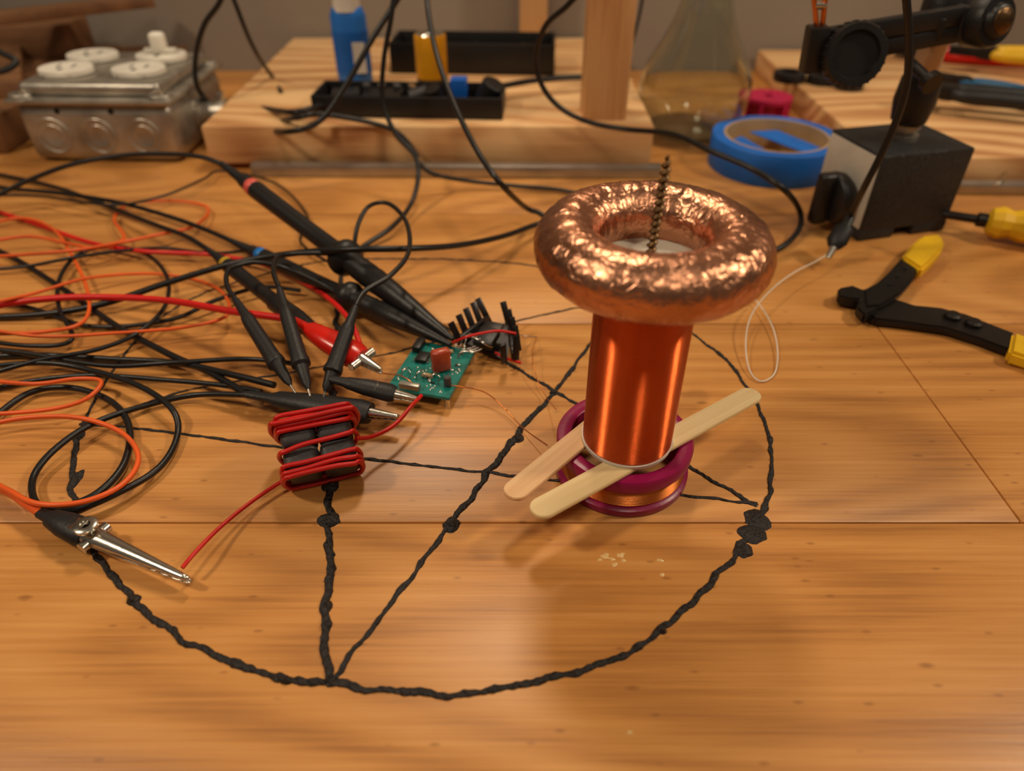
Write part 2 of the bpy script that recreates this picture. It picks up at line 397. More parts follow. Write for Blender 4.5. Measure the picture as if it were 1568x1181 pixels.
def stick(name,a,b,L,w,m,z,tilt=0):
    d=(b-a); d.z=0; d.normalize(); s=Vector((-d.y,d.x,0)); out=[]
    r=w/2; c0=a+d*r; c1=a+d*(L-r)
    for k in range(13):
        t=math.pi/2+math.pi*k/12; out.append(c0+d*(r*math.cos(t))+s*(r*math.sin(t)))
    for k in range(13):
        t=-math.pi/2+math.pi*k/12; out.append(c1+d*(r*math.cos(t))+s*(r*math.sin(t)))
    ang=math.atan2(d.y,d.x)
    o=prism(name,[(p.x-a.x,p.y-a.y) for p in out],0,.0017,m,.0003)
    o.data.transform(Matrix.Rotation(-ang,4,'Z')); o.data.transform(Matrix.Translation((-L/2,0,0)))
    o.location=(a.x+d.x*L/2,a.y+d.y*L/2,z); o.rotation_euler=(0,0,ang); return o
stick('popsicle_stick',P(815,790,.019),P(1158,603,.019),(P(1158,603,.019)-P(815,790,.019)).length,.0098,'stick',.0191)
stick('popsicle_stick',P(778,765,.019),P(890,672,.019),.112,.0098,'stick2',.0191)

# ---------------- wound ferrite inductor ----------------
parts=[]
W,D,Hh=.0285,.0250,.0135; tilt=math.radians(30)
ic=P(490,690,.0125); ic.z=0
rz=math.radians(17); RM=Matrix.Translation(ic+Vector((0,0,.0145)))@Matrix.Rotation(rz,4,'Z')@Matrix.Rotation(tilt,4,'X')
for ix in range(2):
    for iy in range(2):
        c=RM@Vector(((ix-.5)*W/2,(iy-.5)*D/2,0))
        parts.append(box('ferrite_block',(W/2-.0005,D/2-.0005,Hh),c,'ferrite',rot=RM.to_3x3(),bev=.0026,seg=3))
random.seed(5)
rnd=lambda s: random.uniform(-s,s)
def turn(y0,y1,skew,rr=.0010,h=0):
    a=W/2+.0010+h;b2=Hh/2+.0010+h;b1=-b2;pts=[]
    prs=[(-a+.003,b2),(-a*.35,b2+.0003),(a*.35,b2+.0003),(a-.003,b2),(a-.0008,b2-.0012),(a+.0004,0),(a-.0008,b1+.0012),(a-.003,b1),(0,b1),(-a+.003,b1),(-a+.0008,b1+.0012),(-a-.0004,0),(-a+.0008,b2-.0012)]
    for (x,z) in prs:
        f=(x/a*.5+.5); pts.append(RM@Vector((x,y0*(1-f)+y1*f+rnd(.0004),z+random.uniform(0,.0005))))
    return tube('red_turn',pts,rr,'red',10,5,closed=True,zmin=.0011)
for y0,y1,h in ((-.0126,-.0118,0),(-.0104,-.0094,0),(-.0082,-.0066,0),(-.0020,.0014,0),(.0064,.0072,0),(.0086,.0092,0),(.0107,.0112,0),(.0128,.0130,0),(.0098,.0104,.0018)):
    parts.append(turn(y0,y1,0,h=h))
parts.append(tube('lead_to_board',PP([(545,672,.018),(572,668,.013),(605,650,.012),(630,622,.013),(645,606,.011)]),.0009,'red'))
parts.append(tube('lead_to_clip',PP([(475,722,.008),(445,730,.005),(390,765,.004),(340,805,.006),(300,845,.008),(279,870,.0075)]),.0008,'red',zmin=.0009))
group('wound_ferrite_inductor',parts)

# ---------------- circuit board ----------------
parts=[]
zb=.006
c4=[P(581,595,zb),P(640,526,zb),P(728,540,zb),P(656,625,zb)]
o0=c4[1]; ex=(c4[2]-c4[1]); ey=(c4[0]-c4[1]); wx=ex.length; wy=ey.length; exn=ex.normalized(); eyn=(ey-exn*ey.dot(exn)).normalized()
bang=math.atan2(exn.y,exn.x)
def BP(s,t,z=0): return o0+exn*(s*wx)+eyn*(t*wy)+Vector((0,0,z+.0016))
q=[BP(0,0),BP(1,0),BP(1,1),BP(0,1)]
parts.append(prism('board',[(p.x,p.y) for p in q],zb,zb+.0016,'pcb',.0002))
parts.append(box('ic_chip',(.0055,.0075,.002),BP(.27,.36,.0012),'plastic',bang,.0003))
for k in range(4):
    for sd in (-1,1):
        c=BP(.27,.36,.0004)+exn*(sd*.0033)+eyn*((k-1.5)*.0016); parts.append(box('ic_pin',(.0016,.0005,.0005),c,'solder',bang,0))
parts.append(box('film_capacitor',(.0092,.0048,.0120),BP(.66,.52,.0062),'cap',math.radians(22),.0016,seg=3))
parts.append(box('socket_strip',(.004,.009,.0035),BP(.10,.15,.0018),'plastic',bang,.0003))
parts.append(box('terminal',(.010,.003,.003),BP(.35,.95,.0015),'steel',bang,.0004))
parts.append(lathe('resistor_body',[(0,.0006),(.0004,.0011),(.0052,.0011),(.0056,.0006)],BP(.42,.70,.0014),exn,'card',12))
parts.append(lathe('resistor_body_2',[(0,.0006),(.0004,.0010),(.0048,.0010),(.0052,.0006)],BP(.52,.16,.0014),exn,'card',12))
parts.append(lathe('small_electrolytic',[(0,.0018),(.0045,.0018),(.005,.0015)],BP(.88,.78,0),(0,0,1),'ferrite',18))
random.seed(3)
for k in range(70):
    s=random.uniform(.06,.94); t=random.uniform(.06,.94)
    c=BP(s,t,0); parts.append(lathe('solder_pad',[(0,.0005),(.0003,.0004),(.0004,.0001)],c,(0,0,1),'solder',8))
for k in range(12):
    s=random.uniform(.4,.95); t=random.uniform(.1,.9)
    parts.append(box('smd_part',(.0016,.0009,.0007),BP(s,t,.0004),random.choice(['plastic','white','solder']),bang+random.choice([0,1.57]),.0001))
for k in range(6):
    a=BP(.12+.12*k,.78,0); parts.append(tube('jumper',[a,a+Vector((.001,.001,.0035)),a+Vector((.003*(-1)**k,.004,.003)),a+Vector((.004*(-1)**k,.006,0))],.00025,'nickel',6))
for sx,sy in ((.05,.05),(.95,.05),(.95,.95),(.05,.95)):
    p=BP(sx,sy,0); parts.append(lathe('standoff',[(0,.0012),(p.z-.0016,.0012)],(p.x,p.y,0),(0,0,1),'nickel',10))
pl=[P(700,520,.005),P(742,492,.007),P(786,500,.007),P(776,552,.003)]
def quadplate(name,q,th,m):
    n=(q[1]-q[0]).cross(q[3]-q[0]).normalized()*th
    V=[p for p in q]+[p+n for p in q]
    return mk(name,V,[(0,1,2,3),(4,5,6,7),(0,1,5,4),(1,2,6,5),(2,3,7,6),(3,0,4,7)],m,False)
parts.append(quadplate('heatsink_base',pl,.0014,'anod'))
left=[((706,527),(690,494)),((717,519),(702,482)),((728,511),(713,472)),((739,503),(724,463)),((750,496),(731,457))]
right=[((780,500),(770,462)),((786,512),(778,474)),((790,524),(783,486)),((794,538),(788,499)),((790,552),(791,514)),((772,556),(770,528))]
for b_,t_ in left+right:
    a=P(b_[0],b_[1],.005); b=P(t_[0],t_[1],.017)
    parts.append(bar('heatsink_fin',a,b,.0034,.0011,'anod',up=Vector((.55,-.83,0)),bev=.0002))
parts.append(bar('heatsink_rail',P(704,520,.008),P(748,488,.008),.002,.004,'anod',bev=.0003))
parts.append(bar('heatsink_rail',P(780,498,.008),P(786,546,.006),.002,.004,'anod',bev=.0003))
parts.append(bar('transistor_body',P(738,530,.010),P(752,506,.012),.010,.0042,'plastic',bev=.0004))
parts.append(bar('transistor_tab',P(748,512,.012),P(758,494,.014),.0098,.0012,'darkmetal',bev=.0003))
for k in (-1,0,1):
    a=P(733+5*k,532+2*k,.009); parts.append(tube('transistor_leg',[a,a+Vector((-.004,-.002,-.0005)),BP(.85,.12+.06*k,.003),BP(.80,.15+.08*k,0)],.0004,'nickel',6))
for k in range(4):
    a=P(690+6*k,530+3*k,.009); parts.append(tube('bodge_wire',[a,P(704+5*k,520-3*k,.013),P(725+5*k,514+4*k,.013),P(742+4*k,520+4*k,.010)],.0003,'nickel',6))
parts.append(tube('red_jumper',PP([(690,527,.009),(712,517,.016),(740,510,.018),(765,507,.018),(790,511,.0155)]),.0007,'red'))
parts.append(tube('red_jumper_end',PP([(758,540,.006),(776,549,.004),(798,556,.002)]),.0007,'red'))
parts.append(tube('silver_wire',PP([(786,510,.015),(800,514,.010),(822,516,.008)]),.0003,'nickel',6))
parts.append(tube('bare_wire',PP([(545,505,.014),(552,540,.012),(575,568,.010),(612,575,.010),(630,585,.009)]),.0003,'wirecu',6))
group('circuit_board',parts)

# ---------------- clips and probes ----------------
def jaw(A,B,w0_,w1_,h0,h1,sign,m='nickel',name='jaw'):
    s,u,z=basis(B-A); L=(B-A).length; V=[];Fc=[];n=22;K=9
    for i in range(n+1):
        t=i/n; w=w0_+(w1_-w0_)*(t**.8); h=h0+(h1-h0)*t
        if t>.9: w*=1-.35*(t-.9)*10*.6
        for k in range(K):
            a=math.pi*k/(K-1)
            tooth=(.00045 if (i%2 and t>.6 and (k in (0,K-1))) else 0)
            V.append(A+z*(L*t)+s*(w*math.cos(a))+u*(sign*(h*math.sin(a)+.0004-tooth)))
    for i in range(n):
        for k in range(K-1): Fc.append((i*K+k,i*K+k+1,(i+1)*K+k+1,(i+1)*K+k))
    o=mk(name,V,Fc,m,True,50)
    md=o.modifiers.new('thick','SOLIDIFY'); md.thickness=.0005; return o
def clip(name,a,b,boot,frac,w,extra=None,thumb=True):
    A=P(*a);B=P(*b);D=B-A;L=D.length;z=D.normalized();s,u,_=basis(D);parts=[]
    bl=L*(1-frac)
    parts.append(lathe('boot',[(0,.0015),(bl*.05,.0022),(bl*.22,.0026),(bl*.28,w*.66),(bl*.55,w*.9),(bl*.92,w),(bl,w*.84)],A,D,boot,24,1,.72))
    J=A+z*(bl*.7)
    parts.append(jaw(J,B,w*.86,.0012,w*.62,.0010,1,name='upper_jaw'))
    parts.append(jaw(J,B-u*.0006,w*.8,.0012,w*.45,.0010,-1,name='lower_jaw'))
    if extra:
        pc=A+z*(bl+ (L-bl)*.06)
        parts.append(lathe('rivet',[(-w*1.05,.0018),(-w*1.0,.0022),(w*1.0,.0022),(w*1.05,.0018)],pc,s,'nickel',20))
        if thumb:
            parts.append(lathe('thumb_ring',[(0,.0018),(0,.0038),(.0006,.0043),(.0016,.0043),(.002,.0038),(.002,.0018)],pc-z*.002+u*(w*.75),u,'nickel',28,closed=True))
            parts.append(box('tail',(.0052,.010,.0006),pc-z*.007+u*.0042,'nickel',rot=Matrix((s,z,u)).transposed()@Matrix.Rotation(.35,3,'X'),bev=.0002))
    return group(name,parts)
def cab(pts,r,m,name='cable',zmin=None):
    return tube(name,PP(pts),r,m,10,8,zmin=(r if zmin is None else zmin))
clip('alligator_clip',(58,784,.007),(289,888,.006),'rubber',.64,.0058,True)
clip('alligator_clip',(446,488,.024),(584,568,.014),'redhi',.22,.0074,True,False)
clip('alligator_clip',(372,603,.009),(612,640,.009),'rubber',.18,.0066)
clip('alligator_clip',(505,580,.018),(640,612,.0095),'rubber',.26,.0050)
def grabber(a,b,wirepts,r=.0038):
    A=P(*a);B=P(*b);L=(B-A).length
    pr=[(0,.0011),(L*.04,.0017),(L*.22,.0024),(L*.24,.0029),(L*.3,.0034),(L*.7,r),(L*.74,r*1.15),(L*.78,r*1.15),(L*.80,r*.8),(L*.95,r*.55),(L,.0008)]
    ps=[lathe('grip_boot',pr,A,B-A,'rubber',22)]
    ps.append(tube('lead',[A]+PP(wirepts),.0013,'black',8,8,zmin=.0013))
    ps.append(lathe('hook',[(0,.0005),(.006,.0005)],B,B-A,'nickel',8))
    group('minigrabber_lead',ps)
grabber((358,455,.028),(445,590,.013),[(347,435,.03),(352,412,.03),(390,402,.028),(440,412,.024),(500,440,.014),(545,470,.006)])
grabber((427,440,.034),(472,596,.014),[(419,415,.036),(428,392,.034),(470,388,.030),(530,390,.026),(548,398,.024)])
grabber((545,468,.034),(498,600,.014),[(560,445,.036),(600,420,.037),(626,385,.038),(622,340,.040),(595,312,.042),(565,316,.040),(548,345,.034),(542,380,.024)])
def probe(name,a,b,ringm,cable,scale=1.0,flange=True):
    A=P(*a);B=P(*b);L=(B-A).length;D=B-A
    pr=[(0,.0016)]
    for k in range(6):
        t=L*(.01+.018*k); rr=(.0019+.00022*k)*scale; pr+=[(t,rr),(t+L*.010,rr),(t+L*.011,rr*.86),(t+L*.0175,rr*.86)]
    pr+=[(L*.125,.0040*scale),(L*.16,.0043*scale)]
    ps=[lathe('strain_relief',pr,A,D,'rubber',24)]
    ps.append(lathe('colour_ring',[(L*.16,.0044*scale),(L*.165,.0049*scale),(L*.18,.0049*scale),(L*.185,.0044*scale)],A,D,ringm,28))
    pr=[(L*.185,.0043*scale),(L*.19,.0052*scale),(L*.3,.0050*scale),(L*.44,.0046*scale),(L*.55,.0048*scale),(L*.57,.0060*scale)]
    if flange: pr+=[(L*.59,.0092*scale),(L*.605,.0096*scale),(L*.62,.0086*scale)]
    pr+=[(L*.63,.0058*scale),(L*.70,.0062*scale),(L*.715,.0058*scale),(L*.72,.0063*scale),(L*.80,.0054*scale),(L*.88,.0040*scale),(L*.97,.0022*scale),(L,.0012)]
    ps.append(lathe('probe_body',pr,A,D,'plastic',32))
    ps.append(tube('cable',PP(cable)+[A+D.normalized()*.003],.0016,'black',10,8,zmin=.0017))
    group(name,ps)
probe('oscilloscope_probe',(338,250,.040),(694,520,.011),'pinkring',[(-60,330,.006),(-20,308,.012),(40,278,.022),(110,252,.032),(190,238,.038),(260,236,.041),(310,241,.042)],1.1)
probe('oscilloscope_probe',(352,368,.010),(690,528,.011),'bluering',[(-80,270,.004),(0,287,.004),(90,296,.005),(180,310,.007),(260,332,.009),(315,352,.010)],.9)
probe('oscilloscope_probe',(318,382,.012),(520,540,.014),'yellowring',[(-80,255,.003),(0,268,.003),(90,288,.003),(170,318,.006),(240,345,.009),(285,362,.011)],.85,False)

def cable(name,pts,r,m,zmin=None):
    return single(cab(pts,r,m,name,zmin))
cable('test_cable',[(-60,487,.002),(60,482,.003),(160,465,.006),(260,432,.010),(360,403,.016),(450,388,.024),(540,382,.034),(620,381,.032),(700,376,.022),(770,362,.012),(815,346,.008),(838,338,.008),(825,326,.010),(805,318,.014),(770,285,None,.40),(735,238,None,.42),(700,170,None,.46),(672,95,None,.5),(656,20,None,.53),(652,-60,None,.56),(650,-200,None,.58)],.0018,'black')
cable('test_cable',[(-60,360,.002),(20,395,.002),(100,445,.003),(180,500,.003),(260,543,.004),(320,570,.006),(375,602,.008)],.0017,'black')
cable('test_cable',[(-60,548,.002),(60,544,.002),(170,550,.002),(270,556,.004),(360,575,.010),(420,590,.012)],.0016,'black')
cable('test_cable',[(-60,530,.005),(40,541,.005),(160,560,.005),(260,556,.008),(380,550,.005),(470,560,.008)],.0013,'black')
cable('test_cable',[(-60,690,.002),(0,632,.003),(50,600,.003),(110,594,.003),(170,615,.003),(198,655,.003),(190,710,.003),(150,755,.003),(95,778,.004),(60,780,.006)],.0015,'black')
cable('test_cable',[(376,605,.008),(300,605,.004),(220,622,.003),(140,650,.006),(80,692,.006),(50,735,.004),(60,775,.006),(110,782,.005),(180,755,.005),(245,715,.003),(272,665,.003),(262,625,.007),(210,590,.007),(130,565,.005),(60,556,.006),(-60,565,.003)],.0014,'black')
cable('test_cable',[(-40,520,.004),(50,530,.004),(110,520,.004),(90,470,.005),(92,425,.005),(120,390,.005),(170,377,.004),(225,390,.004),(256,425,.004),(252,470,.006),(210,510,.007),(150,535,.006),(60,552,.007),(-40,580,.004)],.0012,'black')
cable('test_cable',[(-40,300,.008),(60,300,.008),(170,314,.010),(250,300,.008),(310,275,.006),(340,262,.004),(420,280,.003),(470,330,.003),(460,370,.003),(500,400,.003)],.0009,'black')
cable('test_cable',[(-40,415,.004),(40,408,.004),(110,395,.008),(180,385,.008),(250,380,.006),(330,388,.006),(400,380,.004)],.0010,'black')
cable('test_cable',[(-60,462,.002),(40,470,.002),(140,500,.002),(260,490,.003),(330,460,.006),(400,440,.006),(460,445,.004)],.0012,'black')
cable('test_cable',[(-60,610,.002),(40,585,.002),(140,575,.003),(250,582,.004),(340,590,.006),(400,600,.009)],.0013,'black')
cable('red_test_lead',[(-60,480,.006),(20,464,.006),(100,456,.008),(190,456,.010),(270,462,.014),(350,476,.020),(448,489,.024)],.0019,'red')
cable('red_test_lead',[(-40,312,.002),(60,345,.002),(140,372,.004),(220,385,.007),(320,390,.006),(400,404,.006),(450,425,.006),(500,455,.010),(535,490,.014),(552,530,.012)],.0014,'red')
cable('orange_hookup_wire',[(-40,350,.003),(30,334,.004),(80,350,.005),(112,395,.006),(135,450,.007),(128,492,.006),(70,508,.008),(-40,512,.006)],.0010,'orange')
cable('orange_hookup_wire',[(-40,375,.007),(40,362,.009),(100,372,.008),(150,380,.010),(190,365,.006),(175,335,.004),(200,312,.003),(270,308,.003),(318,318,.003),(300,345,.006),(240,360,.008),(180,372,.012),(100,385,.011),(-40,395,.006)],.0010,'orange')
cable('orange_hookup_wire',[(-40,500,.010),(60,515,.009),(180,510,.008),(290,500,.007),(350,480,.010),(330,440,.004),(250,420,.003),(140,425,.008),(50,450,.009),(-40,470,.009)],.0009,'orange')
cable('orange_hookup_wire',[(-40,580,.007),(50,588,.008),(120,580,.008),(155,585,.008),(130,612,.007),(70,628,.006),(-40,636,.006)],.0010,'orange')
cable('orange_hookup_wire',[(-40,655,.006),(40,640,.007),(120,640,.008),(185,662,.007),(212,700,.006),(190,740,.007),(130,768,.009),(60,772,.010),(10,750,.008),(-50,715,.004)],.0011,'orange')
cable('orange_hookup_wire',[(-50,735,.003),(10,752,.004),(40,772,.006),(62,786,.007)],.0017,'orange')

# ---------------- electrical junction box ----------------
parts=[]; jx,jy=-.322,.616; ja=math.radians(-1.5)
JM=Matrix.Translation((jx,jy,0))@Matrix.Rotation(ja,4,'Z')
def JP(x,y,z): return JM@Vector((x,y,z))
parts.append(box('box_body',(.122,.112,.047),JP(0,0,.0235),'steel',ja,.010,seg=4))
parts.append(box('box_lip',(.128,.118,.004),JP(0,0,.0475),'steel',ja,.0018))
parts.append(box('raised_cover',(.110,.100,.010),JP(0,0,.0545),'steel',ja,.006,seg=4))
for sx in (-1,1):
    for sy in (-1,1):
        parts.append(lathe('corner_ear',[(0,.009),(.003,.009),(.0036,.0085)],JP(sx*.054,sy*.049,.0485),(0,0,1),'steel',20))
        parts.append(lathe('corner_screw',[(0,.0042),(.002,.0042),(.003,.002)],JP(sx*.053,sy*.048,.052),(0,0,1),'nickel',16))
for k in (-1,0,1):
    c=JP(k*.036,-.056,.022); ax=JM.to_3x3()@Vector((0,-1,0))
    parts.append(lathe('knockout',[(-.001,.0135),(.0004,.0135),(.0009,.013),(.0004,.0122),(.0002,.0122),(.0002,.0085),(.0007,.008),(.0004,.0074),(.0004,.001)],c,ax,'steel',36))
for k in (-1,1):
    c=JP(-.006+k*.021,-.0557,.0405); parts.append(lathe('screw_hole',[(-.002,.002),(.0004,.002)],c,JM.to_3x3()@Vector((0,-1,0)),'hole',14))
for sx in (-1,1):
    parts.append(box('receptacle_yoke',(.024,.074,.0025),JP(sx*.029,0,.0602),'steel',ja,.001))
    for sy in (-1,1):
        parts.append(lathe('receptacle_face',[(0,.0205),(.0035,.0205),(.0042,.0198),(.0042,.001)],JP(sx*.029,sy*.0215,.0603),(0,0,1),'white',36,1.0,.84))
        for q in (-1,1): parts.append(box('slot',(.0016,.0075,.0006),JP(sx*.029+q*.006,sy*.0215+.002,.0645),'hole',ja,.0001))
        parts.append(lathe('ground_hole',[(0,.0024),(.0005,.0024)],JP(sx*.029,sy*.0215-.008,.0642),(0,0,1),'hole',14))
parts.append(box('safety_plug',(.012,.010,.016),JP(.029,.0225,.0725),'white',ja,.003,seg=3))
parts.append(box('safety_plug_tab',(.026,.006,.004),JP(.029,.0225,.0665),'white',ja,.001,seg=3))
c=JP(.061,-.005,.024); ax=JM.to_3x3()@Vector((1,0,0))
parts.append(lathe('cable_connector',[(0,.013),(.004,.013),(.0045,.010),(.016,.010),(.0165,.0115),(.024,.0115),(.0245,.007)],c,ax,'steel',28))
parts.append(box('connector_saddle',(.006,.008,.034),c+Vector((.02,0,0)),'nickel',ja,.001))
group('electrical_junction_box',parts)

# ---------------- pine stand ----------------
parts=[]
sx0,sx1,sy0=-.236,.108,.545
cx=(sx0+sx1)/2
parts.append(box('board',(sx1-sx0,WY-.006-sy0,.029),(cx,(WY-.006+sy0)/2,.0197),'pine',0,.0015))
parts.append(box('runner',(sx1-sx0-.02,WY-.02-sy0-.01,.0048),(cx,(WY+sy0)/2,.0027),'pine',0,0))
parts.append(box('upright_post',(.033,.036,.62),(.0715,.577,.034+.31),'pine_z',0,.0012))
parts.append(box('rear_post',(.028,.018,.62),(.022,.815,.034+.31),'pine_z',0,.0012))
group('pine_stand',parts)
single(box('aluminium_bar',(.315,.010,.009),(-.043,.534,.0048),'alu',math.radians(-.8),.001))
single(box('aluminium_bar',(.20,.010,.008),(.425,.500,.0043),'alu',math.radians(-1),.001))
parts=[box('board',(.34,.24,.03),(-.585,.70,.0152),'shaded_wood',0,.002),box('offcut',(.22,.05,.03),(-.55,.79,.0455),'shaded_wood',0,.002),box('offcut_slat',(.03,.16,.012),(-.47,.70,.0365),'shaded_wood',.5,.001),box('offcut_slat',(.02,.14,.010),(-.42,.765,.075),'shaded_wood',-.9,.001),box('offcut_block',(.10,.04,.028),(-.40,.808,.0145),'shaded_wood',.05,.001)]
group('scrap_lumber',parts)
def tray(name,x,y,z,sx,sy,h,a,wall=.0022,extra=None):
    T=Matrix.Translation((x,y,z))@Matrix.Rotation(a,4,'Z'); ps=[]
    ps.append(box('base',(sx,sy,wall),T@Vector((0,0,wall/2)),'plastic',a,.0006))
    for s in (-1,1):
        ps.append(box('long_side',(sx,wall,h),T@Vector((0,s*(sy-wall)/2,h/2)),'plastic',a,.0006))
        ps.append(box('short_side',(wall,sy,h),T@Vector((s*(sx-wall)/2,0,h/2)),'plastic',a,.0006))
    if extra: ps+=extra(T,a)
    group(name,ps)
def ex1(T,a):
    ps=[]
    ps.append(box('blue_trimmer',(.013,.013,.018),T@Vector((.038,.004,.015)),'bluecomp',a,.001))
    ps.append(lathe('control_knob',[(0,.010),(.014,.0095),(.015,.0085)],T@Vector((.060,.003,.008)),(.5,-.2,1),'plastic',24))
    ps.append(lathe('control_knob_small',[(0,.007),(.014,.0065)],T@Vector((.022,-.004,.006)),(-.3,-.3,1),'darkmetal',20))
    ps.append(lathe('coil_part',[(0,.005),(.014,.005)],T@Vector((.000,0,.010)),(1,0,.3),'ferrite',18))
    ps.append(box('module',(.03,.024,.008),T@Vector((-.022,0,.010)),'darkmetal',a,.001))
    ps.append(box('module_2',(.022,.020,.008),T@Vector((-.052,0,.010)),'plastic',a+.2,.001))
    for k in range(4): ps.append(lathe('capacitor_can',[(0,.003),(.012,.003)],T@Vector((-.036+.011*k,.008,.006)),(.1*k,-.2,1),'nickel' if k%2 else 'ferrite',14))
    return ps
tray('parts_tray',-.080,.585,.0343,.148,.044,.016,-.05,extra=ex1)
def ex2(T,a):
    return [box('divider',(.0022,.045,.016),T@Vector((k*.045,0,.010)),'plastic',a,.0005) for k in (-1,0,1)]+[box('clip_bar',(.12,.004,.006),T@Vector((0,.01,.016)),'darkmetal',a,.001)]
tray('battery_holder',-.035,.715,.0343,.150,.052,.026,-.06,extra=ex2)
parts=[lathe('bottle_body',[(0,.012),(.001,.0142),(.004,.0148),(.056,.0148),(.062,.0125),(.065,.0085)],(-.136,.652,.0343),(0,0,1),'bluebottle',36,1,.8),
 lathe('label',[(.012,.0151),(.045,.0151)],(-.136,.652,.0343),(0,0,1),'bluetape',36,1,.8),
 box('label_patch',(.010,.0006,.024),(-.128,.6398,.060),'white',.12,0),
 lathe('cap',[(0,.0115),(.020,.010),(.024,.006),(.04,.0025)],(-.136,.652,.0942),(0,0,1),'white',28)]
group('glue_bottle',parts)
parts=[lathe('cell_wrap',[(0,.0118),(.0008,.0131),(.044,.0131),(.0452,.0122)],(-.0675,.637,.0343),(0,0,1),'battery',40),
 lathe('label_band',[(.002,.01318),(.012,.01318)],(-.0675,.637,.0343),(0,0,1),'gold',40,closed=False),
 lathe('terminal',[(.0452,.0118),(.0462,.0112),(.0464,.0035),(.048,.003)],(-.0675,.637,.0343),(0,0,1),'nickel',30)]
group('battery',parts)

# ---------------- glass flask ----------------
fo=[(0,.001),(0,.026),(.003,.033),(.010,.0405),(.022,.0465),(.036,.0475),(.050,.045),(.064,.0385),(.078,.031),(.092,.0245),(.106,.0205),(.125,.0188),(.175,.0180),(.19,.0180),(.193,.0205)]
fs=[Vector((a,b,0)) for a,b in fo]; fs=smoothpts(fs,4); fo=[(max(0,p.x),max(.001,p.y)) for p in fs]
fi=[(min(t+ (.0020 if i<10 else 0),.193),max(.0006,r_-.0026)) for i,(t,r_) in enumerate(fo)]
prof=fo+fi[::-1]
single(lathe('glass_flask',prof,(.155,.632,.0002),(0,0,1),'glass',80,ang=180))

# ---------------- blue tape roll ----------------
tx,ty=.206,.556
parts=[lathe('tape_layers',[(0,.040),(0,.0485),(.0006,.049),(.0234,.049),(.024,.0485),(.024,.040)],(tx,ty,0),(0,0,1),'bluetape',80,closed=True),
 lathe('card_core',[(0,.0382),(0,.0399),(.0242,.0399),(.0242,.0382)],(tx,ty,0),(0,0,1),'card',80,closed=True)]
parts.append(prism('folded_tape_end',[(tx-.012,ty+.030),(tx+.02,ty-.022),(tx+.034,ty-.008),(tx+.012,ty+.034)],.016,.0168,'bluetape',.0002))
parts.append(prism('folded_tape_strip',[(tx-.034,ty-.004),(tx-.012,ty-.032),(tx+.002,ty-.034),(tx-.018,ty+.028),(tx-.028,ty+.02)],.013,.0138,'bluetape',.0002))
group('blue_tape_roll',parts)
parts=[]
px,py=.232,.668
parts.append(lathe('flange_low',[(0,.004),(0,.021),(.003,.0215),(.004,.021),(.004,.004)],(px,py,0),(0,0,1),'pink',40,closed=True))
parts.append(lathe('hub',[(.004,.004),(.004,.015),(.018,.015),(.018,.004)],(px,py,0),(0,0,1),'pink',40,closed=True))
parts.append(lathe('flange_top',[(.018,.004),(.018,.021),(.021,.0215),(.022,.021),(.022,.004)],(px,py,0),(0,0,1),'pink',40,closed=True))
for k in range(6):
    a=k*math.pi/3; parts.append(box('rib',(.010,.003,.014),(px+.017*math.cos(a),py+.017*math.sin(a),.011),'pink',a,.0005))
group('pink_bobbin',parts)
single(box('pine_board',(.40,WY-.006-.512,.022),(.268+.2,(.512+WY-.006)/2,.0113),'pine',0,.0015))
parts=[]
for i,(u,v,ra) in enumerate([(1207,124,.015),(1256,128,.0135),(1298,136,.013),(1275,112,.011)]):
    c=P(u,v,.022); c.z=.0224
    parts.append(lathe('ring',[(0,ra*.55),(0,ra*.95),(.002,ra),(.006,ra),(.008,ra*.95),(.008,ra*.55)],c,(0,0,1),'rubber',32,closed=True))
group('rubber_grommets',parts)
def plier(name,u,v,z,L,ang,m,w=.007,spread=.22,zo=0):
    c=P(u,v,z); c.z=z+.0065+zo; ps=[]
    d=Vector((math.cos(ang),math.sin(ang),0)); n=Vector((-d.y,d.x,0))
    for s in (-1,1):
        pts=[c+n*s*.002,c+d*(L*.12)+n*s*.010,c+d*(L*.4)+n*s*(L*.11),c+d*(L*.8)+n*s*(L*.12),c+d*L+n*s*(L*.15)]
        ps.append(tube('handle',pts,lambda t:.0035+.0026*math.sin(math.pi*min(1,t*1.05)),m,12))
        jpts=[(0,0),(.0,.009*s),(-.012,.009*s),(-.034,.0025*s),(-.034,.0003*s)]
        T=Matrix.Translation(c-Vector((0,0,.003)))@Matrix.Rotation(ang,4,'Z')
        ps.append(prism('jaw',jpts if s>0 else jpts[::-1],0,.007,'darkmetal',.0005,T))
    ps.append(lathe('pivot',[(-.005,.0085),(.0045,.0085),(.0055,.007)],c,(0,0,1),'darkmetal',24))
    group(name,ps)
plier('pliers',1420,92,.022,.13,-.18,'redhi')
plier('pliers',1468,138,.022,.12,-.95,'bluegrip')
plier('pliers',1500,112,.022,.11,-.30,'yellow',zo=.012)
plier('pliers',1440,172,.022,.09,-.35,'rubber',zo=.010)

